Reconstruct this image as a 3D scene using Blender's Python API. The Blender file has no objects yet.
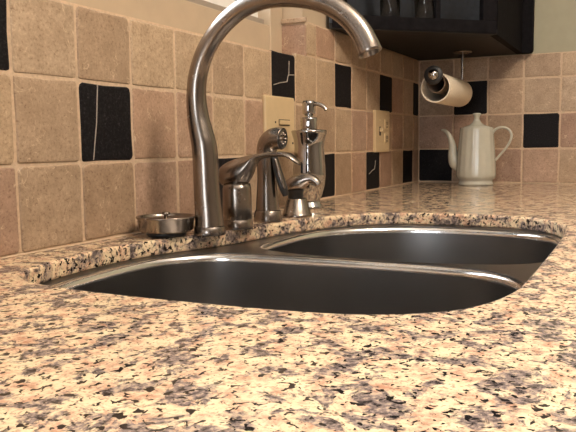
import bpy, bmesh, math, random
from mathutils import Vector, Matrix
random.seed(7)
S = bpy.context.scene
COL = S.collection
U = 0.1047                      # tile pitch (4 inch tile + joint), metres

# ------------------------------------------------------------------ camera
cd = bpy.data.cameras.new('camera'); cam = bpy.data.objects.new('camera', cd); COL.objects.link(cam)
YAW, PIT, ROL = 0.4678, -0.1028, -0.0114
fw = Vector((math.cos(YAW)*math.cos(PIT), math.sin(YAW)*math.cos(PIT), math.sin(PIT)))
rt = Vector((math.sin(YAW), -math.cos(YAW), 0)); up = rt.cross(fw)
r2 = rt*math.cos(ROL)+up*math.sin(ROL); u2 = -rt*math.sin(ROL)+up*math.cos(ROL)
cam.matrix_world = Matrix(((r2.x, u2.x, -fw.x, -0.5788), (r2.y, u2.y, -fw.y, -0.6415), (r2.z, u2.z, -fw.z, 0.1260), (0, 0, 0, 1)))
cd.sensor_width = 36; cd.lens = 697.6/576*36; cd.clip_start = 0.01
S.camera = cam

# ------------------------------------------------------------------ world, lights, exposure
w = bpy.data.worlds.new('sky'); S.world = w; w.use_nodes = True
bg = w.node_tree.nodes['Background']; bg.inputs[0].default_value = (0.86, 0.93, 1.0, 1); bg.inputs[1].default_value = 10.0
def area(name, loc, rot, sx, sy, power, col, portal=False):
    l = bpy.data.lights.new(name, 'AREA'); l.shape = 'RECTANGLE'; l.size = sx; l.size_y = sy; l.energy = power; l.color = col
    o = bpy.data.objects.new(name, l); o.location = loc; o.rotation_euler = rot; COL.objects.link(o)
    if portal: l.cycles.is_portal = True
    return o
R = math.radians
RX_DOOR = -3.0
area('window_portal', (-0.16, 0.16, 0.85), (R(-90), 0, 0), 1.86, 1.06, 1, (1, 1, 1), True)
def bulb(name, loc, radius, power, col):
    l = bpy.data.lights.new(name, 'POINT'); l.shadow_soft_size = radius; l.energy = power; l.color = col
    o = bpy.data.objects.new(name, l); o.location = loc; COL.objects.link(o)
bulb('pendant_bulb', (0.10, -1.10, 1.30), 0.16, 56, (1.0, 0.85, 0.69))
bulb('pendant_bulb_rear', (-0.9, -1.7, 1.32), 0.10, 5, (1.0, 0.85, 0.69))
area('door_portal', (RX_DOOR-0.01, -0.72, 0.18), (0, R(-90), 0), 1.94, 0.74, 1, (1, 1, 1), True)
vs = S.view_settings
vs.view_transform = 'Standard'; vs.look = 'None'; vs.gamma = 1; vs.use_curve_mapping = False
vs.exposure = 0.05

# ------------------------------------------------------------------ materials
def mat(name):
    m = bpy.data.materials.new(name); m.use_nodes = True
    nt = m.node_tree; return m, nt, nt.nodes['Principled BSDF']
def nd(nt, t, **kw):
    n = nt.nodes.new(t)
    for k, v in kw.items():
        if k in n.inputs: n.inputs[k].default_value = v
        else: setattr(n, k, v)
    return n
def ramp(nt, fac, stops, interp='LINEAR'):
    r = nt.nodes.new('ShaderNodeValToRGB'); r.color_ramp.interpolation = interp
    e = r.color_ramp.elements
    while len(e) < len(stops): e.new(0.5)
    for k, (p, c) in enumerate(stops): e[k].position = p; e[k].color = (*c, 1) if len(c) == 3 else c
    nt.links.new(fac, r.inputs[0]); return r
def mix(nt, fac, a, b, mode='MIX'):
    n = nt.nodes.new('ShaderNodeMix'); n.data_type = 'RGBA'; n.blend_type = mode
    for s, v in ((0, fac), (6, a), (7, b)):
        if hasattr(v, 'links') or hasattr(v, 'is_linked'): nt.links.new(v, n.inputs[s])
        else: n.inputs[s].default_value = v if s == 0 else (*v, 1)
    return n.outputs[2]
def bump(nt, b, h, strength=0.3, dist=0.002):
    n = nt.nodes.new('ShaderNodeBump'); n.inputs['Strength'].default_value = strength; n.inputs['Distance'].default_value = dist
    nt.links.new(h, n.inputs['Height']); nt.links.new(n.outputs[0], b.inputs['Normal'])
def coords(nt, scale=(1, 1, 1), kind='Object', rand=False):
    tc = nt.nodes.new('ShaderNodeTexCoord'); mp = nt.nodes.new('ShaderNodeMapping'); mp.inputs['Scale'].default_value = scale
    nt.links.new(tc.outputs[kind], mp.inputs[0])
    if rand:
        oi = nt.nodes.new('ShaderNodeObjectInfo'); ml = nd(nt, 'ShaderNodeMath', operation='MULTIPLY'); ml.inputs[1].default_value = 37.0
        nt.links.new(oi.outputs['Random'], ml.inputs[0]); nt.links.new(ml.outputs[0], mp.inputs['Location'])
    return mp.outputs[0]
def noise(nt, vec, scale, detail=3, rough=0.55):
    n = nd(nt, 'ShaderNodeTexNoise', Scale=scale, Detail=detail, Roughness=rough); nt.links.new(vec, n.inputs['Vector']); return n.outputs['Fac']
def simple(name, col, rough=0.5, metal=0.0, spec=0.5, coat=0.0, var=0.0, vscale=60, bmp=0.0):
    m, nt, b = mat(name)
    b.inputs['Base Color'].default_value = (*col, 1); b.inputs['Roughness'].default_value = rough; b.inputs['Metallic'].default_value = metal
    b.inputs['Specular IOR Level'].default_value = spec; b.inputs['Coat Weight'].default_value = coat
    f = noise(nt, coords(nt), vscale, 4)
    lo = tuple(c*(1-var) for c in col); hi = tuple(min(1, c*(1+var)) for c in col)
    nt.links.new(ramp(nt, f, [(0.3, lo), (0.7, hi)]).outputs[0], b.inputs['Base Color'])
    if bmp: bump(nt, b, f, bmp, 0.001)
    return m
def tile_mat(name, lo, hi, pink):
    m, nt, b = mat(name)
    v = coords(nt, rand=True)
    oi = nt.nodes.new('ShaderNodeObjectInfo')
    f = noise(nt, v, 30, 6, 0.65); fine = noise(nt, v, 260, 4, 0.7)
    c = ramp(nt, f, [(0.3, lo), (0.7, hi)]).outputs[0]
    tint = ramp(nt, oi.outputs['Random'], [(0.0, (0.80, 0.74, 0.70)), (0.4, (1.0, 1.0, 1.0)), (0.75, (1.04, 1.02, 0.97)), (1.0, pink)]).outputs[0]
    c = mix(nt, 1.0, c, tint, 'MULTIPLY')
    # pale curling scratches left by tumbling
    wv = nd(nt, 'ShaderNodeTexNoise', Scale=22.0, Detail=2.0, Distortion=2.2); nt.links.new(v, wv.inputs['Vector'])
    vein = ramp(nt, wv.outputs['Fac'], [(0.485, (0, 0, 0)), (0.5, (0.55, 0.55, 0.55)), (0.515, (0, 0, 0))]).outputs[0]
    brk = ramp(nt, noise(nt, v, 40, 2), [(0.5, (0, 0, 0)), (0.62, (1, 1, 1))]).outputs[0]
    vm = mix(nt, 1.0, vein, brk, 'MULTIPLY')
    c = mix(nt, vm, c, (0.80, 0.62, 0.42))
    pit = ramp(nt, fine, [(0.33, (0.62, 0.55, 0.5)), (0.45, (0.95, 0.95, 0.95)), (0.55, (1, 1, 1)), (0.66, (1.18, 1.18, 1.18))]).outputs[0]
    c = mix(nt, 1.0, c, pit, 'MULTIPLY')
    nt.links.new(c, b.inputs['Base Color'])
    b.inputs['Roughness'].default_value = 0.42; b.inputs['Specular IOR Level'].default_value = 0.4
    ad = nd(nt, 'ShaderNodeMath', operation='ADD'); nt.links.new(f, ad.inputs[0]); nt.links.new(fine, ad.inputs[1])
    bump(nt, b, ad.outputs[0], 0.35, 0.0022)
    return m
M = {}
M['tile'] = tile_mat('tumbled_travertine', (0.375, 0.270, 0.178), (0.52, 0.390, 0.268), (0.97, 0.90, 0.86))
M['tile_pink'] = tile_mat('tumbled_travertine_rose', (0.35, 0.232, 0.16), (0.48, 0.325, 0.235), (0.97, 0.90, 0.86))
M['grout'] = simple('grout_sanded', (0.58, 0.43, 0.295), 0.9, var=0.12, vscale=200, bmp=0.3)
def black_tile():
    m, nt, b = mat('black_marble'); v = coords(nt, rand=True)
    f = noise(nt, v, 320, 4, 0.7)
    c = ramp(nt, f, [(0.45, (0.006, 0.005, 0.006)), (0.64, (0.018, 0.016, 0.017)), (0.76, (0.10, 0.09, 0.09))]).outputs[0]
    nt.links.new(c, b.inputs['Base Color']); b.inputs['Roughness'].default_value = 0.6; b.inputs['Specular IOR Level'].default_value = 0.15
    bump(nt, b, f, 0.35, 0.001); return m
M['black_tile'] = black_tile()
M['vein'] = simple('white_calcite_vein', (0.42, 0.36, 0.30), 0.6, var=0.25, vscale=300)
def granite():
    m, nt, b = mat('granite'); v = coords(nt)
    n1 = noise(nt, v, 60, 5, 0.7)                        # drifting tone, peach to cream
    base = ramp(nt, n1, [(0.34, (0.50, 0.27, 0.17)), (0.44, (0.70, 0.46, 0.31)), (0.52, (0.80, 0.62, 0.40)), (0.66, (0.84, 0.70, 0.47))]).outputs[0]
    fine = noise(nt, v, 300, 3, 0.6)
    base = mix(nt, ramp(nt, fine, [(0.55, (0, 0, 0)), (0.64, (0.75, 0.75, 0.75))]).outputs[0], base, (0.30, 0.19, 0.13))
    n2 = nd(nt, 'ShaderNodeTexNoise', Scale=40.0, Detail=6.0, Roughness=0.68, Distortion=0.5); nt.links.new(v, n2.inputs['Vector'])
    blot = ramp(nt, n2.outputs['Fac'], [(0.495, (0, 0, 0)), (0.550, (1, 1, 1))]).outputs[0]
    browns = ramp(nt, noise(nt, v, 170, 3, 0.65), [(0.34, (0.045, 0.034, 0.032)), (0.44, (0.14, 0.108, 0.098)), (0.53, (0.28, 0.215, 0.19)), (0.62, (0.55, 0.41, 0.29))]).outputs[0]
    c = mix(nt, blot, base, browns)
    n3 = nd(nt, 'ShaderNodeTexNoise', Scale=190.0, Detail=2.0, Roughness=0.5, Distortion=0.6); nt.links.new(v, n3.inputs['Vector'])
    blk = ramp(nt, n3.outputs['Fac'], [(0.585, (0, 0, 0)), (0.62, (1, 1, 1))]).outputs[0]
    c = mix(nt, blk, c, (0.016, 0.013, 0.013))
    nt.links.new(c, b.inputs['Base Color'])
    b.inputs['Roughness'].default_value = 0.12; b.inputs['Specular IOR Level'].default_value = 0.28
    bump(nt, b, n2.outputs['Fac'], 0.03, 0.0006)
    return m
M['granite'] = granite()
def metal(name, col, rough, stretch=(1, 1, 1), bm=0.0, aniso=0.0, scale=400):
    m, nt, b = mat(name); v = coords(nt, stretch)
    f = noise(nt, v, scale, 3, 0.6)
    b.inputs['Metallic'].default_value = 1
    nt.links.new(ramp(nt, f, [(0.3, tuple(c*0.97 for c in col)), (0.7, tuple(min(1, c*1.03) for c in col))]).outputs[0], b.inputs['Base Color'])
    rr = ramp(nt, f, [(0.3, (rough*0.94,)*3), (0.7, (rough*1.06,)*3)]).outputs[0]; nt.links.new(rr, b.inputs['Roughness'])
    if bm: bump(nt, b, f, bm, 0.0004)
    b.inputs['Anisotropic'].default_value = aniso
    return m
M['nickel'] = metal('brushed_nickel', (0.31, 0.265, 0.228), 0.26, scale=40)
M['steel'] = metal('brushed_steel', (0.30, 0.29, 0.285), 0.30, scale=20)
M['steel_deck'] = metal('satin_steel_deck', (0.20, 0.19, 0.185), 0.30, scale=20)
M['steel_rim'] = metal('polished_steel_rim', (0.86, 0.85, 0.84), 0.19, scale=30)
M['chrome'] = metal('chrome', (0.46, 0.44, 0.42), 0.07, scale=20)
M['dark_rubber'] = simple('dark_plastic', (0.02, 0.018, 0.017), 0.45)
M['porcelain'] = simple('white_porcelain', (0.52, 0.50, 0.41), 0.16, coat=0.4, var=0.03)
M['plate'] = simple('ivory_plastic', (0.62, 0.47, 0.27), 0.35, var=0.03)
M['slot'] = simple('outlet_slot', (0.05, 0.035, 0.025), 0.6)
M['paint_beige'] = simple('beige_paint', (0.46, 0.36, 0.25), 0.6, var=0.04, vscale=25)
M['paint_sage'] = simple('sage_paint', (0.36, 0.335, 0.235), 0.7, var=0.03, vscale=40, bmp=0.1)
M['room_paint'] = simple('warm_wall_paint', (0.34, 0.27, 0.20), 0.8, var=0.03)
M['ceil_paint'] = simple('ceiling_paint', (0.78, 0.74, 0.68), 0.9, var=0.02)
M['floor'] = simple('floor_wood', (0.20, 0.11, 0.06), 0.4, var=0.3, vscale=8)
M['frame_grey'] = simple('window_track', (0.30, 0.25, 0.20), 0.5, var=0.05)
M['frame_white'] = simple('window_sash', (0.80, 0.78, 0.74), 0.4, var=0.03)
M['cab'] = simple('black_cabinet_paint', (0.010, 0.009, 0.010), 0.7, spec=0.02, var=0.3, vscale=90)
M['cab_under'] = simple('cabinet_underside', (0.020, 0.017, 0.015), 0.6, spec=0.2, var=0.3, vscale=50)
M['cab_in'] = simple('cabinet_interior_blue_light', (0.05, 0.06, 0.075), 0.5, var=0.2, vscale=70)  # blue-grey base colour paints in the bluish light inside the cabinet
M['paper'] = simple('paper_towel', (0.72, 0.62, 0.48), 0.95, var=0.07, vscale=180, bmp=0.6)
M['card'] = simple('cardboard_core', (0.25, 0.17, 0.11), 0.9, var=0.1)
def glass(name, rough=0.0, tint=(1, 1, 1)):
    m, nt, b = mat(name); b.inputs['Transmission Weight'].default_value = 1; b.inputs['Roughness'].default_value = rough
    b.inputs['IOR'].default_value = 1.45
    f = noise(nt, coords(nt), 5); nt.links.new(ramp(nt, f, [(0, tuple(t*0.98 for t in tint)), (1, tint)]).outputs[0], b.inputs['Base Color'])
    return m
def thin_glass():
    m, nt, b = mat('window_glass'); out = nt.nodes['Material Output']
    tr = nt.nodes.new('ShaderNodeBsdfTransparent'); gl = nd(nt, 'ShaderNodeBsdfGlossy', Roughness=0.02)
    fr = nd(nt, 'ShaderNodeFresnel', IOR=1.3); mx = nt.nodes.new('ShaderNodeMixShader')
    nt.links.new(fr.outputs[0], mx.inputs[0]); nt.links.new(tr.outputs[0], mx.inputs[1]); nt.links.new(gl.outputs[0], mx.inputs[2])
    nt.links.new(mx.outputs[0], out.inputs[0]); return m
M['pane'] = thin_glass()
M['glass'] = glass('drinking_glass')

# ------------------------------------------------------------------ mesh helpers
def link(name, bm, m, parent=None, smooth=False, loc=None):
    me = bpy.data.meshes.new(name); bmesh.ops.recalc_face_normals(bm, faces=bm.faces); bm.to_mesh(me); bm.free()
    if smooth:
        for p in me.polygons: p.use_smooth = True
    me.materials.append(M[m] if isinstance(m, str) else m)
    o = bpy.data.objects.new(name, me); COL.objects.link(o)
    if parent: o.parent = parent
    if loc: o.location = loc
    return o
def empty(name, loc, label, cat, group=None):
    o = bpy.data.objects.new(name, None); o.empty_display_size = 0.02; o.location = loc; COL.objects.link(o)
    o['label'] = label; o['category'] = cat
    if group: o['group'] = group
    return o
def tag(o, label, cat, group=None):
    o['label'] = label; o['category'] = cat
    if group: o['group'] = group
    return o
def struct(o, label=None):
    o['kind'] = 'structure'
    if label: o['label'] = label
    return o
def box(bm, x0, x1, y0, y1, z0, z1, bev=0.0):
    t = bmesh.new()
    v = [t.verts.new((x, y, z)) for x in (x0, x1) for y in (y0, y1) for z in (z0, z1)]
    for f in ((0, 1, 3, 2), (4, 6, 7, 5), (0, 4, 5, 1), (2, 3, 7, 6), (0, 2, 6, 4), (1, 5, 7, 3)): t.faces.new([v[i] for i in f])
    bmesh.ops.recalc_face_normals(t, faces=t.faces)
    if bev: bmesh.ops.bevel(t, geom=t.edges[:], offset=bev, segments=2, profile=0.5, affect='EDGES')
    me = bpy.data.meshes.new('tmp'); t.to_mesh(me); t.free(); bm.from_mesh(me); bpy.data.meshes.remove(me)
    return bm
def lathe(prof, n=40, bm=None, c=(0, 0), flute=None):
    """prof: list of (r, z). r==0 closes"""
    bm = bm or bmesh.new(); rings = []
    for k, (r, z) in enumerate(prof):
        if r <= 1e-6: rings.append([bm.verts.new((c[0], c[1], z))]); continue
        ring = []
        for i in range(n):
            a = 2*math.pi*i/n; rr = r
            if flute: rr = r*(1+flute(k, a))
            ring.append(bm.verts.new((c[0]+rr*math.cos(a), c[1]+rr*math.sin(a), z)))
        rings.append(ring)
    for a, b in zip(rings, rings[1:]):
        if len(a) == 1 and len(b) == 1: continue
        if len(a) == 1:
            for i in range(n): bm.faces.new((a[0], b[i], b[(i+1) % n]))
        elif len(b) == 1:
            for i in range(n): bm.faces.new((a[i], a[(i+1) % n], b[0]))
        else:
            for i in range(n): bm.faces.new((a[i], a[(i+1) % n], b[(i+1) % n], b[i]))
    return bm
def cr(pts, sub=6, closed=False):
    """Catmull-Rom through tuples of any length"""
    out = []; n = len(pts); rng = n if closed else n-1
    for i in range(rng):
        if closed: p = [pts[(i+k-1) % n] for k in range(4)]
        else: p = [pts[max(0, i-1)], pts[i], pts[i+1], pts[min(n-1, i+2)]]
        for s in range(sub):
            t = s/sub
            out.append(tuple(0.5*(2*b+(c-a)*t+(2*a-5*b+4*c-d)*t*t+(3*b-a-3*c+d)*t**3) for a, b, c, d in zip(*p)))
    if not closed: out.append(tuple(pts[-1]))
    return out
def sweep(path, bm=None, n=24, side=Vector((1, 0, 0)), cap=True, sub=6):
    """path: (x,y,z,half_width_along_side,half_height). cross-section ellipse; side is fixed"""
    bm = bm or bmesh.new(); P = cr(path, sub); rings = []
    for i, q in enumerate(P):
        a = Vector(P[max(0, i-1)][:3]); b = Vector(P[min(len(P)-1, i+1)][:3]); t = (b-a).normalized()
        s = (side - t*side.dot(t)).normalized(); u = s.cross(t)
        c = Vector(q[:3])
        rings.append([bm.verts.new(c+s*q[3]*math.cos(2*math.pi*k/n)+u*q[4]*math.sin(2*math.pi*k/n)) for k in range(n)])
    for a, b in zip(rings, rings[1:]):
        for i in range(n): bm.faces.new((a[i], a[(i+1) % n], b[(i+1) % n], b[i]))
    if cap: bm.faces.new(rings[0]); bm.faces.new(rings[-1])
    return bm

# ------------------------------------------------------------------ room shell
XC = 15.5595*U                       # x of the far wall (1.629)
YW = 0.0                             # tiled face of the sink wall
RX0, RY0, ZF, ZC = -3.0, -3.6, -0.92, 1.55
WX0, WX1, WZ0, WZ1 = -1.10, 0.782, 0.306, 1.38
TD = 0.060                           # depth of window reveal
TOP = 0.384                          # top of tiling outside the window
b = bmesh.new()
box(b, RX0, XC+0.12, 0.010, 0.20, ZF, WZ0-0.004); box(b, RX0, WX0, 0.010, 0.20, WZ0-0.004, ZC)
box(b, WX1+0.008, XC+0.12, 0.010, 0.20, WZ0-0.004, ZC); box(b, WX0, WX1+0.008, 0.010, 0.20, WZ1, ZC)
wall_back = struct(link('wall_back', b, 'paint_beige'), 'tiled wall behind the sink')
b = bmesh.new(); box(b, XC+0.010, XC+0.12, RY0, 0.0099, ZF, ZC)
wall_right = struct(link('wall_right', b, 'paint_sage'), 'far wall with tiled backsplash behind the teapot')
b = bmesh.new()
box(b, RX0-0.1, RX0, RY0, -1.10, ZF, ZC); box(b, RX0-0.1, RX0, -0.34, 0.2, ZF, ZC); box(b, RX0-0.1, RX0, -1.10, -0.34, 1.16, ZC); box(b, RX0-0.1, RX0, -1.10, -0.34, ZF, -0.80)
struct(link('wall_left', b, 'room_paint'))
b = bmesh.new(); box(b, RX0-0.1, XC+0.12, RY0-0.1, RY0, ZF, ZC); struct(link('wall_front', b, 'room_paint'))
b = bmesh.new(); box(b, RX0-0.1, XC+0.12, RY0-0.1, 0.2, ZF-0.1, ZF); struct(link('floor', b, 'floor'))
b = bmesh.new(); box(b, RX0-0.1, XC+0.12, RY0-0.1, 0.2, ZC, ZC+0.1); struct(link('ceiling', b, 'ceil_paint'))

b = bmesh.new()
for q in ((-1.10, -1.05, -0.80, 1.16), (-0.39, -0.34, -0.80, 1.16), (-1.05, -0.39, -0.80, -0.70), (-1.05, -0.39, 1.10, 1.16)): box(b, RX0-0.07, RX0-0.03, *q)
door1 = struct(link('door_1', b, 'frame_white'), 'glazed door at the left end of the kitchen')
b = bmesh.new(); box(b, RX0-0.053, RX0-0.049, -1.05, -0.39, -0.70, 1.10); link('pane', b, 'pane', door1)

# grout beds
b = bmesh.new(); box(b, -0.62, XC+0.009, 0.0016, 0.0099, 0.0, WZ0-0.001); box(b, WX1+0.002, XC+0.009, 0.0016, 0.0099, WZ0-0.001, TOP)
link('grout_bed', b, 'grout', wall_back)
b = bmesh.new(); box(b, WX1+0.0016, WX1+0.008, 0.0099, TD, WZ0-0.003, TOP+0.004); box(b, -0.62, WX1+0.0016, 0.0099, TD, WZ0-0.004, WZ0-0.001)
link('reveal_grout', b, 'grout', wall_back)
b = bmesh.new(); box(b, XC+0.0016, XC+0.0099, -1.3, 0.0016, 0.0, TOP); link('grout_bed', b, 'grout', wall_right)

# ------------------------------------------------------------------ tiles, one object each
def tile_bm(w, h, d=0.0085, jit=0.0012, r=0.006):
    """tumbled tile in local x (width), z (height), face toward -y, centred"""
    bm = bmesh.new(); out = []
    r = min(r, w*0.3)
    for cx, cz, a0 in ((w/2-r, h/2-r, 0), (-w/2+r, h/2-r, 90), (-w/2+r, -h/2+r, 180), (w/2-r, -h/2+r, 270)):
        rr = r*random.uniform(0.4, 1.1)
        for k in range(3):
            a = R(a0+45*k)
            ox = math.copysign(w/2-rr, cx); oz = math.copysign(h/2-rr, cz)
            out.append([ox+rr*math.cos(a), oz+rr*math.sin(a)])
        # a point mid-edge, slightly worn
        nx = [(0, h/2), (-w/2, 0), (0, -h/2), (w/2, 0)][int(a0/90)]
        out.append([nx[0]*(1-random.uniform(0, .02))+random.uniform(-.2, .2)*w*(nx[0] == 0), nx[1]*(1-random.uniform(0, .02))+random.uniform(-.2, .2)*h*(nx[1] == 0)])
    out = [[x+random.uniform(-jit, jit)*0.6, z+random.uniform(-jit, jit)*0.6] for x, z in out]
    tx, tz = random.uniform(-.006, .006), random.uniform(-.006, .006); y0 = random.uniform(-.0006, .0006)
    def ring(inset, y):
        return [bm.verts.new((x*(1-2*inset/w), y+y0+(tx*x+tz*z if y < .002 else 0), z*(1-2*inset/h))) for x, z in out]
    a = ring(0.0, d); b_ = ring(0.0, 0.0022); c = ring(0.0014, 0.0004); e = ring(0.004, 0.0)
    n = len(out)
    for p, q in ((a, b_), (b_, c), (c, e)):
        for i in range(n): bm.faces.new((p[i], p[(i+1) % n], q[(i+1) % n], q[i]))
    bm.faces.new(e); bm.faces.new(a)
    return bm
G = 0.0034
def put_tile(parent, x0, x1, z0, z1, m, side='back', off=0.0, name='tile'):
    w_, h_ = x1-x0-G, z1-z0-G
    o = link(name, tile_bm(w_, h_), m, parent)
    cx, cz = (x0+x1)/2, (z0+z1)/2
    if side == 'back': o.location = (cx, off, cz)
    elif side == 'right': o.location = (XC, cx, cz); o.rotation_euler = (0, 0, R(-90))
    elif side == 'jamb': o.location = (WX1, cx, cz); o.rotation_euler = (0, 0, R(-90))
    return o
BLK = {(4, 1), (8, 1), (11, 1), (14, 1), (1, 2), (-1, 3), (6, 3), (9, 3), (12, 3), (15, 3), (-4, 1)}
PNK = {(2, 1), (3, 1), (2, 2), (3, 2), (5, 2), (10, 2), (10, 1), (8, 4), (13, 2), (12, 1), (15, 1), (13, 3), (-1, 1), (11, 2)}
tiles = {}
for n in range(-5, 16):
    for r in (1, 2, 3, 4):
        x0, x1 = n*U, min((n+1)*U, XC-0.001)
        z0, z1 = (r-1)*U+(0.001 if r == 1 else 0), r*U
        if r == 3 and n < 7: z1 = WZ0-0.002 if n != 6 else z1-0.006
        if r == 4:
            z1 = TOP
            if x1 < WX1+0.01: continue
            x0 = max(x0, WX1+0.004)
        k = 'black_tile' if (n, r) in BLK else 'tile_pink' if (n, r) in PNK else 'tile'
        tiles[n, r] = put_tile(wall_back, x0, x1, z0, z1, k)
# tile on the window reveal and its little cap
put_tile(wall_back, -TD+0.001, 0.004, WZ0+0.001, TOP-0.004, 'tile_pink', 'jamb')
wall_back.children[-1].location = (WX1, 0.03, wall_back.children[-1].location.z)
b = bmesh.new(); box(b, WX1-0.004, WX1+0.0015, -0.004, TD, TOP-0.003, TOP+0.007, 0.0015); link('reveal_cap', b, 'tile', wall_back)
o_ = 1.0623
FB = {(0, 1), (1, 3), (3, 2), (6, 1)}; FP = {(2, 1), (3, 1), (0, 2), (1, 2), (4, 2)}
for c in range(0, 9):
    ya = 0.0 if c == 0 else -(c-1+o_)*U; yb = -(c+o_)*U
    for r in (1, 2, 3, 4):
        z0, z1 = (r-1)*U+(0.001 if r == 1 else 0), (r*U if r < 4 else TOP)
        k = 'black_tile' if (c, r) in FB else 'tile_pink' if (c, r) in FP else 'tile'
        put_tile(wall_right, yb, ya-(0.001 if c == 0 else 0), z0, z1, k, 'right')
# pale veins in three black tiles (proud hairline ribbons of calcite)
def vein(tile, pts, wd):
    bm = bmesh.new()
    P = [Vector((x, -0.0011, z)) for x, z in pts]
    for a, c in zip(P, P[1:]):
        t = (c-a).normalized(); s = Vector((t.z, 0, -t.x))*wd/2; q = Vector((0, 0.002, 0))
        v = [bm.verts.new(p) for p in (a-s, a+s, c+s, c-s, a-s+q, a+s+q, c+s+q, c-s+q)]
        for f in ((0, 1, 2, 3), (0, 4, 5, 1), (1, 5, 6, 2), (2, 6, 7, 3), (3, 7, 4, 0), (4, 7, 6, 5)): bm.faces.new([v[i] for i in f])
    link('vein', bm, 'vein', tile)
vein(tiles[1, 2], [(-0.018, 0.049), (-0.020, 0.03), (-0.0225, 0.0), (-0.027, -0.025), (-0.031, -0.049)], 0.0012)
vein(tiles[6, 3], [(-0.046, -0.018), (-0.018, -0.012), (0.012, -0.008), (0.018, 0.006), (0.045, 0.008)], 0.0016)
vein(tiles[6, 3], [(0.020, 0.004), (0.022, 0.034)], 0.0014)
vein(tiles[11, 1], [(-0.035, -0.008), (-0.012, 0.0), (0.008, 0.004), (0.015, 0.026)], 0.0016)

# ------------------------------------------------------------------ window over the sink
win = bpy.data.objects.new('window_1', None); win.location = (-0.16, TD, WZ0); COL.objects.link(win); struct(win, 'window above the tiled sill')
def wpart(name, m, bxs, bev=0.002, parent=win):
    b = bmesh.new()
    for q in bxs: box(b, *q, bev)
    o = link(name, b, m); o.parent = parent; o.matrix_parent_inverse = parent.matrix_world.inverted() if parent is not win else Matrix.Translation(-win.location)
    return o
wpart('sill_board', 'paint_beige', [(WX0, WX1+0.006, TD, 0.16, WZ0-0.003, 0.372)])
wpart('track', 'frame_grey', [(WX0, WX1-0.045, TD+0.012, 0.12, 0.372, 0.386)])
wpart('side_casing', 'paint_beige', [(WX1-0.05, WX1+0.006, TD-0.004, 0.12, WZ0-0.003, WZ1)])
wpart('side_casing', 'paint_beige', [(WX0, WX0+0.05, TD-0.004, 0.12, WZ0-0.003, WZ1)])
wpart('sash', 'frame_white', [(WX0+0.05, WX1-0.05, 0.085, 0.11, 0.386, 0.41), (WX0+0.05, WX1-0.05, 0.085, 0.11, WZ1-0.03, WZ1), (-0.18, -0.14, 0.085, 0.11, 0.41, WZ1-0.03)])
wpart('pane', 'pane', [(WX0+0.05, -0.18, 0.095, 0.099, 0.41, WZ1-0.03)], 0); wpart('pane', 'pane', [(-0.14, WX1-0.05, 0.095, 0.099, 0.41, WZ1-0.03)], 0)

# ------------------------------------------------------------------ granite counter with sink cutout
CUT = [(-.119,-.22),(-.112,-.146),(-.098,-.110),(-.072,-.084),(-.032,-.069),(.017,-.061),(.062,-.057),(.12,-.057),(.175,-.067),(.224,-.084),(.281,-.103),(.34,-.114),(.414,-.124),(.471,-.139),(.53,-.160),(.575,-.186),(.61,-.215),(.636,-.26),(.648,-.35),(.640,-.45),(.62,-.492),(.581,-.523),(.515,-.545),(.394,-.552),(.199,-.5525),(.064,-.551),(.018,-.547),(-.029,-.535),(-.064,-.514),(-.092,-.477),(-.107,-.432),(-.116,-.346)]
def resample(poly, n):
    P = [Vector(p) for p in poly]; P.append(P[0]); L = [0]
    for a, c in zip(P, P[1:]): L.append(L[-1]+(c-a).length)
    out = []; j = 0
    for i in range(n):
        s = L[-1]*i/n
        while L[j+1] < s: j += 1
        t = (s-L[j])/(L[j+1]-L[j]); out.append(tuple(P[j].lerp(P[j+1], t)))
    return out
def smooth(poly, n=120): return resample(cr(poly, 8, True), n)
def offset(poly, d):
    """d>0 grows outward for a clockwise-or-ccw closed polygon"""
    n = len(poly); A = sum(poly[i][0]*poly[(i+1) % n][1]-poly[(i+1) % n][0]*poly[i][1] for i in range(n)); s = 1 if A > 0 else -1
    out = []
    for i in range(n):
        a, c = poly[i-1], poly[(i+1) % n]; tx, ty = c[0]-a[0], c[1]-a[1]; l = math.hypot(tx, ty)
        out.append((poly[i][0]+s*d*ty/l, poly[i][1]-s*d*tx/l))
    return out
cut = smooth(CUT, 160)
def ring(bm, poly, z): return [bm.verts.new((x, y, z)) for x, y in poly]
def bridge(bm, a, c):
    n = len(a)
    for i in range(n): bm.faces.new((a[i], a[(i+1) % n], c[(i+1) % n], c[i]))
def loop_edges(bm, r): return [bm.edges.get((r[i], r[(i+1) % len(r)])) or bm.edges.new((r[i], r[(i+1) % len(r)])) for i in range(len(r))]
TH = 0.0205
bm = bmesh.new()
rect = [(-1.9, 0.0), (-1.9, -0.675), (1.6288, -0.675), (1.6288, 0.0)]
o_top = ring(bm, offset(rect, -0.0), 0.0)
rings = [ring(bm, offset(cut, d), z) for d, z in ((0.0045, 0.0), (0.0022, -0.0005), (0.0007, -0.0018), (0.0, -0.004), (0.0, -0.0175), (0.0012, -TH))]
bmesh.ops.triangle_fill(bm, use_beauty=True, edges=loop_edges(bm, o_top)+loop_edges(bm, rings[0]), normal=(0, 0, 1))
for a, c in zip(rings, rings[1:]): bridge(bm, a, c)
o_bot = ring(bm, rect, -TH); bridge(bm, o_top, o_bot)
bmesh.ops.triangle_fill(bm, use_beauty=True, edges=loop_edges(bm, o_bot)+loop_edges(bm, rings[-1]), normal=(0, 0, -1))
tag(link('countertop', bm, 'granite'), 'polished speckled cream, brown and black granite worktop around the sink', 'countertop')
# caulk bead along the wall is part of the splash
b = bmesh.new(); box(b, -0.6, XC-0.0005, -0.0022, 0.0016, 0.0, 0.0022, 0.0008); link('caulk_bead', b, 'grout', wall_back)

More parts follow.
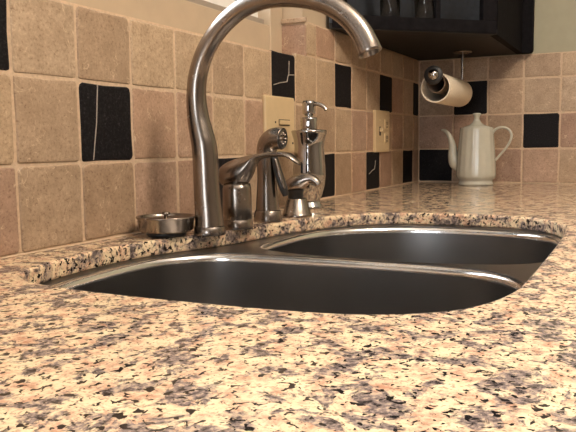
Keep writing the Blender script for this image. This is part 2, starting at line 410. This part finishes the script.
# ------------------------------------------------------------------ double-bowl sink
sink = empty('double_sink', (0.26, -0.33, -0.021), 'brushed stainless undermount double bowl sink set into the granite', 'sink')
INV = Matrix.Translation(-sink.location)
LB = [(-.113,-.22),(-.108,-.16),(-.085,-.112),(-.035,-.087),(.03,-.078),(.1,-.0755),(.155,-.083),(.196,-.106),(.220,-.145),(.231,-.22),(.236,-.32),(.238,-.41),(.229,-.475),(.2,-.515),(.155,-.537),(.08,-.546),(.02,-.541),(-.03,-.529),(-.065,-.506),(-.092,-.468),(-.105,-.42),(-.113,-.33)]
RB = [(.270,-.20),(.287,-.166),(.32,-.152),(.38,-.148),(.460,-.152),(.522,-.173),(.566,-.209),(.602,-.268),(.618,-.35),(.611,-.445),(.588,-.500),(.542,-.532),(.47,-.543),(.39,-.546),(.335,-.541),(.300,-.522),(.276,-.48),(.261,-.42),(.256,-.34),(.260,-.25)]
lb, rb = offset(smooth(LB, 110), 0.006), offset(smooth(RB, 100), 0.006)
ZR = -0.0222
bm = bmesh.new()
ou = ring(bm, offset(cut, 0.018), ZR); l0 = ring(bm, lb, ZR); r0 = ring(bm, rb, ZR)
bmesh.ops.triangle_fill(bm, use_beauty=True, edges=loop_edges(bm, ou)+loop_edges(bm, l0)+loop_edges(bm, r0), normal=(0, 0, 1))
rim = link('rim', bm, 'steel_deck', sink); rim.matrix_parent_inverse = INV
md = rim.modifiers.new('sheet', 'SOLIDIFY'); md.thickness = 0.001; md.offset = -1
def bowl(poly, depth, dc):
    cx = sum(p[0] for p in poly)/len(poly); cy = sum(p[1] for p in poly)/len(poly)
    bm = bmesh.new()
    prof = [(-0.0010, ZR+0.0001), (0.0012, ZR), (0.0036, ZR-0.0007), (0.0058, ZR-0.0022), (0.0073, ZR-0.0044), (0.0079, ZR-0.0070), (0.0080, ZR-0.0095), (0.0090, -0.5*depth), (0.013, -depth+0.035), (0.019, -depth+0.018), (0.029, -depth+0.007), (0.044, -depth+0.002), (0.07, -depth), (0.11, -depth-0.002)]
    rs = []
    for d, z in prof[6:]:
        k = min(d, 0.02); q = offset(poly, -k); f = 1-(d-k)/0.17
        rs.append(ring(bm, [(cx+(x-cx)*f, cy+(y-cy)*f) for x, y in q], z))
    for a, c in zip(rs, rs[1:]): bridge(bm, a, c)
    bm.faces.new(rs[-1])
    o = link('bowl', bm, 'steel', sink, True); o.matrix_parent_inverse = INV
    bm = bmesh.new(); rs = [ring(bm, offset(poly, -d), z) for d, z in prof[:7]]
    for a, c in zip(rs, rs[1:]): bridge(bm, a, c)
    e = link('rolled_edge', bm, 'steel_rim', o, True)
    d = link('drain', lathe([(0, -depth-.001), (0.03, -depth-.001), (0.034, -depth+0.001), (0.044, -depth+0.0015), (0.046, -depth-0.002)], 32, c=(cx, cy)), 'nickel', sink, True); d.matrix_parent_inverse = INV
bowl(lb, 0.225, 0); bowl(rb, 0.19, 0)

# ------------------------------------------------------------------ faucet set (brushed nickel)
def at(o, parent): o.parent = parent; o.matrix_parent_inverse = Matrix.Translation(-parent.location); return o
fx = 0.245
fau = empty('gooseneck_faucet', (fx, -0.101, 0), 'tall brushed nickel gooseneck spout arching over the sink', 'faucet')
SP = [(-.101,.012,.0205),(-.100,.03,.0196),(-.098,.06,.0185),(-.097,.095,.0181),(-.0955,.122,.0178),(-.091,.143,.0168),(-.0865,.163,.0155),(-.084,.189,.0141),(-.086,.215,.0134),(-.092,.236,.0131),(-.102,.256,.0129),(-.117,.275,.0127),(-.137,.2925,.0126),(-.163,.307,.0125),(-.196,.3145,.0125),(-.232,.3135,.0126),(-.266,.3065,.0127),(-.292,.2955,.0130),(-.312,.281,.0134),(-.327,.264,.0139),(-.3365,.247,.0144),(-.3405,.2365,.0149)]
at(link('spout', sweep([(fx, y, z, r, r) for y, z, r in SP], n=32, sub=6, cap=False), 'nickel', None, True), fau)
at(link('base_ring', lathe([(0.0, 0.0), (.0222, 0), (.0226, .001), (.0216, .0115), (.0208, .0122), (.0, .0122)], 40, c=(fx, -.101)), 'nickel', None, True), fau)
t = Vector((0, -.3405+.3365, .2365-.247)).normalized()
bm = bmesh.new(); lathe([(0.0152, -0.003), (0.0155, 0.0), (0.0145, 0.0012), (0.0125, 0.001), (0.012, -0.006), (0, -0.006)], 32, bm)
bmesh.ops.transform(bm, matrix=Matrix.Translation((fx, -.3405, .2365)) @ Vector((0, 0, 1)).rotation_difference(t).to_matrix().to_4x4(), verts=bm.verts)
at(link('nozzle', bm, 'nickel', None, True), fau)

hx = 0.322
han = empty('faucet_handle', (hx, -0.101, 0), 'single brushed nickel lever handle beside the gooseneck spout', 'faucet handle')
at(link('body', lathe([(0, 0), (.0232, 0), (.0235, .001), (.0228, .0135), (.0220, .0142), (.0224, .0150), (.0219, .035), (.0215, .060), (.0200, .068), (0, .068)], 40, c=(hx, -.101)), 'nickel', None, True), han)
def yloft(x, secs, n=32, sub=4):
    bm = bmesh.new(); rs = []
    for y, zt, zb, hw in cr(secs, sub):
        rs.append([bm.verts.new((x+hw*math.cos(2*math.pi*k/n), y, (zt+zb)/2+(zt-zb)/2*math.sin(2*math.pi*k/n))) for k in range(n)])
    for a, c in zip(rs, rs[1:]): bridge(bm, a, c)
    bm.faces.new(rs[0]); bm.faces.new(rs[-1]); return bm
at(link('lever', yloft(hx, [(-.0705,.083,.079,.002),(-.073,.0895,.071,.010),(-.079,.0955,.0645,.0165),(-.088,.1005,.061,.0200),(-.098,.1040,.060,.0212),(-.108,.1070,.0615,.0205),(-.117,.1090,.067,.0185),(-.124,.1103,.077,.0165),(-.129,.1110,.089,.0150),(-.134,.1117,.0985,.0138),(-.141,.1125,.1030,.0130),(-.152,.1140,.1058,.0125),(-.168,.1152,.1075,.0125),(-.182,.1150,.1075,.0122),(-.192,.1125,.1040,.0110),(-.200,.1065,.0985,.0090),(-.206,.1005,.0955,.005)]), 'nickel', None, True), han)

sx = 0.42
spr = empty('side_sprayer', (sx, -0.1, 0), 'brushed nickel pull-out side sprayer with slotted face, behind the lever', 'sprayer')
at(link('base_ring', lathe([(0, 0), (.0235, 0), (.0240, .002), (.0215, .018), (.0205, .019), (0, .019)], 36, c=(sx, -.1)), 'nickel', None, True), spr)
at(link('body', sweep([(sx,-.1,.018,.0195,.0195),(sx,-.0995,.04,.0178,.0178),(sx,-.099,.07,.0150,.0155),(sx,-.098,.095,.0140,.0150),(sx,-.0985,.113,.0150,.0160),(sx,-.103,.126,.0168,.0175),(sx,-.112,.1335,.0178,.0180),(sx,-.122,.1350,.0176,.0178),(sx,-.1285,.1345,.0172,.0175)], n=32), 'nickel', None, True), spr)
bm = lathe([(0, 0.0), (.0125, 0.0), (.0135, .0012), (.0155, .0018), (.0168, 0.0), (.0168, -0.002)], 32)
bmesh.ops.transform(bm, matrix=Matrix.Translation((sx, -.1283, .1345)) @ Matrix.Rotation(R(92), 4, 'X'), verts=bm.verts)
face = at(link('spray_face', bm, 'dark_rubber', None, True), spr)
for k in range(8):
    a = 2*math.pi*k/8; b = bmesh.new(); lathe([(0, 0.0035), (.0016, .003), (.002, 0)], 10, b)
    bmesh.ops.transform(b, matrix=Matrix.Translation((sx+.0085*math.cos(a), -.1283, .1345+.0085*math.sin(a))) @ Matrix.Rotation(R(92), 4, 'X'), verts=b.verts)
    link('spray_nozzle', b, 'nickel', face, True)
at(link('trigger', sweep([(sx,-.108,.120,.006,.002),(sx,-.1140,.104,.0085,.0040),(sx,-.1205,.080,.0100,.0058),(sx,-.1290,.056,.0095,.0060),(sx,-.1335,.043,.006,.004)], n=20), 'dark_rubber', None, True), spr)
at(link('trigger_inlay', sweep([(sx-.006,-.1185,.103,.003,.0022),(sx-.0075,-.1265,.079,.004,.0028),(sx-.006,-.1345,.055,.003,.0022)], n=16), 'nickel', None, True), spr)

px = 0.51
pum = empty('soap_pump', (px, -0.109, 0), 'short brushed nickel counter soap pump with curved beak spout', 'soap pump')
at(link('base', lathe([(0, 0), (.0262, 0), (.0265, .002), (.0250, .0065), (.0240, .007), (.0175, .0305), (.0165, .032), (0, .032)], 36, c=(px, -.109)), 'nickel', None, True), pum)
at(link('neck', lathe([(0.0135, .030), (.0135, .044), (.0165, .046), (0, .047)], 30, c=(px, -.107)), 'dark_rubber', None, True), pum)
at(link('beak', sweep([(px,-.083,.0490,.005,.0035),(px,-.088,.0515,.0150,.0085),(px,-.100,.0545,.0185,.0130),(px,-.113,.0595,.0170,.0150),(px,-.125,.0645,.0135,.0115),(px,-.136,.0660,.0100,.0082),(px,-.1455,.0620,.0080,.0065),(px,-.1515,.0555,.0065,.0052)], n=28), 'nickel', None, True), pum)

# ------------------------------------------------------------------ chrome soap bottle
bx_, by_ = 0.640, -0.073
sb = empty('soap_bottle', (bx_, by_, 0), 'curvy chrome soap dispenser bottle standing at the backsplash', 'soap dispenser')
c_ = (bx_, by_)
at(link('bottle', lathe([(0, 0), (.0260, 0), (.0270, .002), (.0270, .006), (.0240, .010), (.0205, .014), (.0200, .018), (.0235, .026), (.0290, .045), (.0315, .062), (.0315, .080), (.0295, .102), (.0285, .120), (.0300, .134), (.0335, .146), (.0345, .1495), (.0335, .1515), (.0180, .1535), (0, .154)], 48, c=c_), 'chrome', None, True), sb)
at(link('collar', lathe([(.0155, .153), (.0160, .155), (.0160, .173), (.0150, .1755), (.0, .1755)], 32, c=c_, flute=lambda k, a: .03*math.cos(12*a)), 'chrome', None, True), sb)
at(link('stem', lathe([(.0085, .175), (.0085, .184), (0, .184)], 24, c=c_), 'chrome', None, True), sb)
at(link('pump_head', lathe([(0, .182), (.0120, .182), (.0128, .184), (.0128, .203), (.0110, .2075), (0, .2085)], 32, c=c_), 'chrome', None, True), sb)
at(link('nozzle', sweep([(bx_,by_-.006,.2015,.0045,.0045),(bx_,by_-.018,.2010,.0042,.0042),(bx_,by_-.030,.1955,.0036,.0036),(bx_,by_-.036,.1885,.0032,.0032)], n=16), 'chrome', None, True), sb)

# ------------------------------------------------------------------ sink strainer on the counter ledge
stx, sty = 0.2095, -0.0525
st = empty('sink_strainer', (stx, sty, 0), 'round stainless sink basket strainer resting on the ledge beside the spout', 'strainer')
at(link('cup', lathe([(0, 0), (.0245, 0), (.0250, .0015), (.0250, .0055), (.0345, .0070), (.0375, .0095), (.0390, .0240), (.0412, .0258), (.0416, .0270), (.0412, .0282), (.0384, .0282), (.0374, .0262), (.0364, .0240), (0, .0225)], 56, c=(stx, sty)), 'nickel', None, True), st)
at(link('seal', lathe([(.0252, .0005), (.0270, .0012), (.0280, .0040), (.0270, .0062), (.0252, .0064)], 40, c=(stx, sty)), 'dark_rubber', None, True), st)
at(link('knob', lathe([(.0030, .022), (.0030, .0295), (.0058, .0305), (.0062, .0325), (.0048, .0338), (0, .0340)], 24, c=(stx, sty)), 'nickel', None, True), st)

# ------------------------------------------------------------------ outlets
def screw(x, y, z, parent):
    b = lathe([(0, 0.001), (.0028, .0006), (.0032, -.0005)], 12)
    bmesh.ops.transform(b, matrix=Matrix.Translation((x, y, z)) @ Matrix.Rotation(R(90), 4, 'X'), verts=b.verts)
    at(link('screw', b, 'plate', None, True), parent)
def pbox(name, m, parent, *q, bev=0.0): b = bmesh.new(); box(b, *q, bev); return at(link(name, b, m), parent)
ya = -0.0065
pl = empty('switch_plate', (0.652, 0, 0.166), 'wide ivory switch plate on the tiles behind the side sprayer', 'switch plate')
pbox('plate', 'plate', pl, .590, .714, ya, 0.0015, .108, .219, bev=.003)
pbox('switch_slot', 'slot', pl, .6425, .6905, ya-.0006, ya+.001, .1625, .1745); pbox('switch', 'plate', pl, .6445, .6885, ya-.0040, ya+.001, .1642, .1728, bev=.001)
pbox('screw', 'slot', pl, .6265, .6305, ya-.0012, ya+.001, .1665, .1705, bev=.0008); pbox('screw', 'slot', pl, .7005, .7055, ya-.0012, ya+.001, .1255, .1295, bev=.0008)
pq = empty('outlet_plate', (1.26, 0, 0.158), 'ivory double outlet cover on the tiles near the far corner', 'outlet cover')
pbox('plate', 'plate', pq, 1.200, 1.314, -.0085, 0.0015, .101, .214, bev=.0025)
for cz in (.139, .177):
    pbox('socket', 'plate', pq, 1.268, 1.300, -.0105, -.006, cz-.014, cz+.014, bev=.003)
    for xx in (1.278, 1.290): pbox('slot', 'slot', pq, xx-.002, xx+.002, -.0110, -.006, cz-.002, cz+.007)
    pbox('slot', 'slot', pq, 1.281, 1.287, -.0110, -.006, cz-.010, cz-.005)
pbox('toggle_frame', 'slot', pq, 1.226, 1.238, -.0092, -.006, .146, .170); pbox('toggle', 'plate', pq, 1.228, 1.236, -.0180, -.006, .156, .167, bev=.002)
for xx in (1.232, 1.284): screw(xx, -.0088, .108 if xx > 1.25 else .128, pq); screw(xx, -.0088, .207 if xx > 1.25 else .188, pq)

# ------------------------------------------------------------------ black angled wall cabinet
A = Vector((0.905, 0.0)); B = Vector((1.200, -0.318)); ZB, ZT = 0.3855, 1.10
cab = empty('wall_cabinet', (1.3, -0.15, ZB), 'black corner wall cabinet with angled glass door above the far corner', 'cabinet')
def prism(poly, z0, z1):
    bm = bmesh.new(); a = ring(bm, poly, z0); c = ring(bm, poly, z1); bridge(bm, a, c); bm.faces.new(a); bm.faces.new(c); return bm
XE, YE = XC-0.0012, -0.0012
foot = [(A.x, YE), (B.x, B.y), (XE, B.y), (XE, YE)]
at(link('bottom_panel', prism(foot, ZB, ZB+0.012), 'cab_under'), cab)
at(link('top_panel', prism(foot, ZT-0.018, ZT), 'cab'), cab)
at(link('back_panel', prism([(A.x, YE), (A.x, YE-.006), (XE, YE-.006), (XE, YE)], ZB+.012, ZT-.018), 'cab_in'), cab)
at(link('back_panel', prism([(XE-.006, YE-.006), (XE-.006, B.y), (XE, B.y), (XE, YE-.006)], ZB+.012, ZT-.018), 'cab_in'), cab)
at(link('front_panel', prism([(B.x+.002, B.y-.0005), (XE, B.y-.0005), (XE, B.y+.018), (B.x+.014, B.y+.018)], ZB-.0005, ZT-.018), 'cab'), cab)
dd = (B-A).normalized(); nn = Vector((dd.y, -dd.x));          # outward normal of the angled face
if nn.x > 0: nn = -nn
L = (B-A).length
def dbox(name, m, s0, s1, z0, z1, t0, t1, parent):
    q = [A+dd*s0+nn*t0, A+dd*s1+nn*t0, A+dd*s1+nn*t1, A+dd*s0+nn*t1]
    o = link(name, prism([tuple(v) for v in q], z0, z1), m); md = o.modifiers.new('edge', 'BEVEL'); md.width = .0015; md.segments = 2
    o.parent = parent
    if parent is cab: o.matrix_parent_inverse = Matrix.Translation(-cab.location)
    return o
bm = bmesh.new()
door = dbox('door', 'cab', 0.008, L-.002, ZB+.002, ZB+.032, -.016, .003, cab)
dbox('stile', 'cab', 0.008, 0.045, ZB+.032, ZT-.02, -.016, .003, door); dbox('stile', 'cab', L-.040, L-.002, ZB+.032, ZT-.02, -.016, .003, door)
dbox('stile', 'cab', L*0.62, L*0.62+.012, ZB+.032, ZT-.02, -.014, .001, door)
dbox('pane', 'pane', 0.045, L-.040, ZB+.032, ZT-.04, -.009, -.006, door)
dbox('top_rail', 'cab', .045, L-.040, ZT-.055, ZT-.02, -.016, .003, door)
# filler strip on the far wall beside the cabinet
bm = bmesh.new(); pts = [(-.3185, ZB-.001), (-.340, ZB-.001), (-.344, ZB+.001), (-.3465, ZB+.0045), (-.347, ZB+.009), (-.347, ZT), (-.3185, ZT)]
a = [bm.verts.new((XC-.030, y, z)) for y, z in pts]; c = [bm.verts.new((XC-.0015, y, z)) for y, z in pts]; bridge(bm, a, c); bm.faces.new(a); bm.faces.new(c)
at(link('filler_strip', bm, 'cab'), cab)
# glassware standing inside behind the door
def tumbler(x, y, r, h, label):
    o = link('drinking_glass', lathe([(0, 0), (r*.8, 0), (r, h), (r-.0015, h), (r*.8-.0015, .006), (0, .006)], 24), 'glass', None, True, (x, y, ZB+.0122))
    tag(o, label, 'glass', 'glasses in the corner cabinet')
tumbler(1.145, -.155, .030, .14, 'clear tumbler inside the black cabinet, nearest its far end')
tumbler(1.085, -.085, .028, .14, 'clear tumbler inside the black cabinet, beside the spout tip')

# ------------------------------------------------------------------ paper towel roll and its holder
ry, rz = -0.173, 0.2925
hd = empty('towel_holder', (1.47, ry, ZB), 'metal paper towel arm hanging under the black cabinet', 'towel holder')
at(link('mount', lathe([(0, ZB-.0002), (.026, ZB-.0002), (.026, ZB-.003), (.018, ZB-.006), (0, ZB-.006)], 30, c=(1.475, ry)), 'nickel', None, True), hd)
at(link('arm', sweep([(1.475, ry, ZB-.003, .0040, .0040), (1.475, ry, rz+.02, .0040, .0040), (1.472, ry, rz+.005, .0045, .0045), (1.455, ry, rz, .0055, .0055), (1.30, ry, rz, .006, .006), (1.165, ry, rz, .006, .006)], n=16, side=Vector((0, 1, 0))), 'nickel', None, True), hd)
b = lathe([(0, 0), (.0225, 0), (.0235, .002), (.0235, .006), (.014, .007), (0, .007)], 30)
bmesh.ops.transform(b, matrix=Matrix.Translation((1.165, ry, rz)) @ Matrix.Rotation(R(-90), 4, 'Y'), verts=b.verts); at(link('end_disc', b, 'dark_rubber', None, True), hd)
b = lathe([(.0135, 0.005), (.0140, .010), (.0110, .017), (.005, .020), (0, .0205)], 30)
bmesh.ops.transform(b, matrix=Matrix.Translation((1.165, ry-.001, rz+.001)) @ Matrix.Rotation(R(-90), 4, 'Y'), verts=b.verts); at(link('end_knob', b, 'chrome', None, True), hd)
rcz = rz-.0180-.011
rl = empty('paper_towel_roll', (1.31, ry, rcz), 'white paper towel roll hanging below the cabinet near the teapot', 'paper towel')
b = lathe([(.0345, .2545), (.0345, .0005), (.0348, 0), (.0378, 0), (.0381, .0005), (.0381, .2545), (.0378, .255), (.0348, .255), (.0345, .2545)], 48)
bmesh.ops.transform(b, matrix=Matrix.Translation((1.18, ry, rcz)) @ Matrix.Rotation(R(90), 4, 'Y'), verts=b.verts); at(link('paper', b, 'paper', None, True), rl)
rcz += .011
b = lathe([(.0240, 0.0), (.0240, .255), (.0230, .255), (.0230, 0), (.0240, 0)], 32)
bmesh.ops.transform(b, matrix=Matrix.Translation((1.18, ry, rcz)) @ Matrix.Rotation(R(90), 4, 'Y'), verts=b.verts); at(link('core', b, 'card', None, True), rl)

# ------------------------------------------------------------------ porcelain teapot
tx, ty = 1.500, -0.211
tp = empty('teapot', (tx, ty, 0), 'tall white fluted porcelain teapot standing in the far corner', 'teapot')
fl = lambda k, a: (0.011*math.cos(18*a) if 7 <= k <= 15 else 0.0)
at(link('body', lathe([(0, 0.0), (.046, 0), (.0500, .001), (.0505, .006), (.0480, .009), (.0485, .016), (.0545, .021), (.0562, .030), (.0560, .045), (.0550, .065), (.0535, .085), (.0520, .105), (.0503, .125), (.0487, .145), (.0475, .160), (.0470, .1655), (.0455, .1680), (.040, .1670), (0, .1665)], 108, c=(tx, ty), flute=fl), 'porcelain', None, True), tp)
lid = at(link('lid', lathe([(.0400, .1665), (.0390, .1690), (.0300, .1725), (.0200, .1760), (.0125, .1830), (.0095, .1900), (0, .190)], 40, c=(tx, ty)), 'porcelain', None, True), tp)
kn = link('knob', lathe([(.0085, .188), (.0080, .196), (.0095, .201), (.0125, .2045), (.0125, .2075), (.009, .2095), (0, .2100)], 28, c=(tx, ty)), 'porcelain', lid, True)
def T(px_, py_): return (tx, ty-(px_-476)*.00289, (184.5-py_)*.00289)
at(link('spout', sweep([(*T(461, 165), .013, .020), (*T(455, 162), .0135, .0190), (*T(452.5, 154), .0125, .0150), (*T(452.0, 146), .0105, .0112), (*T(450, 138), .0085, .0085), (*T(447, 132), .0070, .0065), (*T(443.5, 129), .0062, .0050), (*T(440.5, 128.4), .0055, .0035)], n=24), 'porcelain', None, True), tp)
at(link('handle', sweep([(*T(491, 133), .0055, .0045), (*T(495, 128.5), .0055, .0042), (*T(501, 126.8), .0052, .0040), (*T(507, 128.8), .0050, .0038), (*T(510, 134), .0050, .0038), (*T(509, 140.5), .0050, .0036), (*T(505, 147.5), .0048, .0036), (*T(499.5, 154), .0048, .0036), (*T(495, 159.5), .0050, .0040)], n=16), 'porcelain', None, True), tp)
at(link('foot_ring', lathe([(.0490, .0160), (.0500, .0165), (.0500, .0190), (.0535, .0205)], 60, c=(tx, ty)), 'porcelain', None, True), tp)
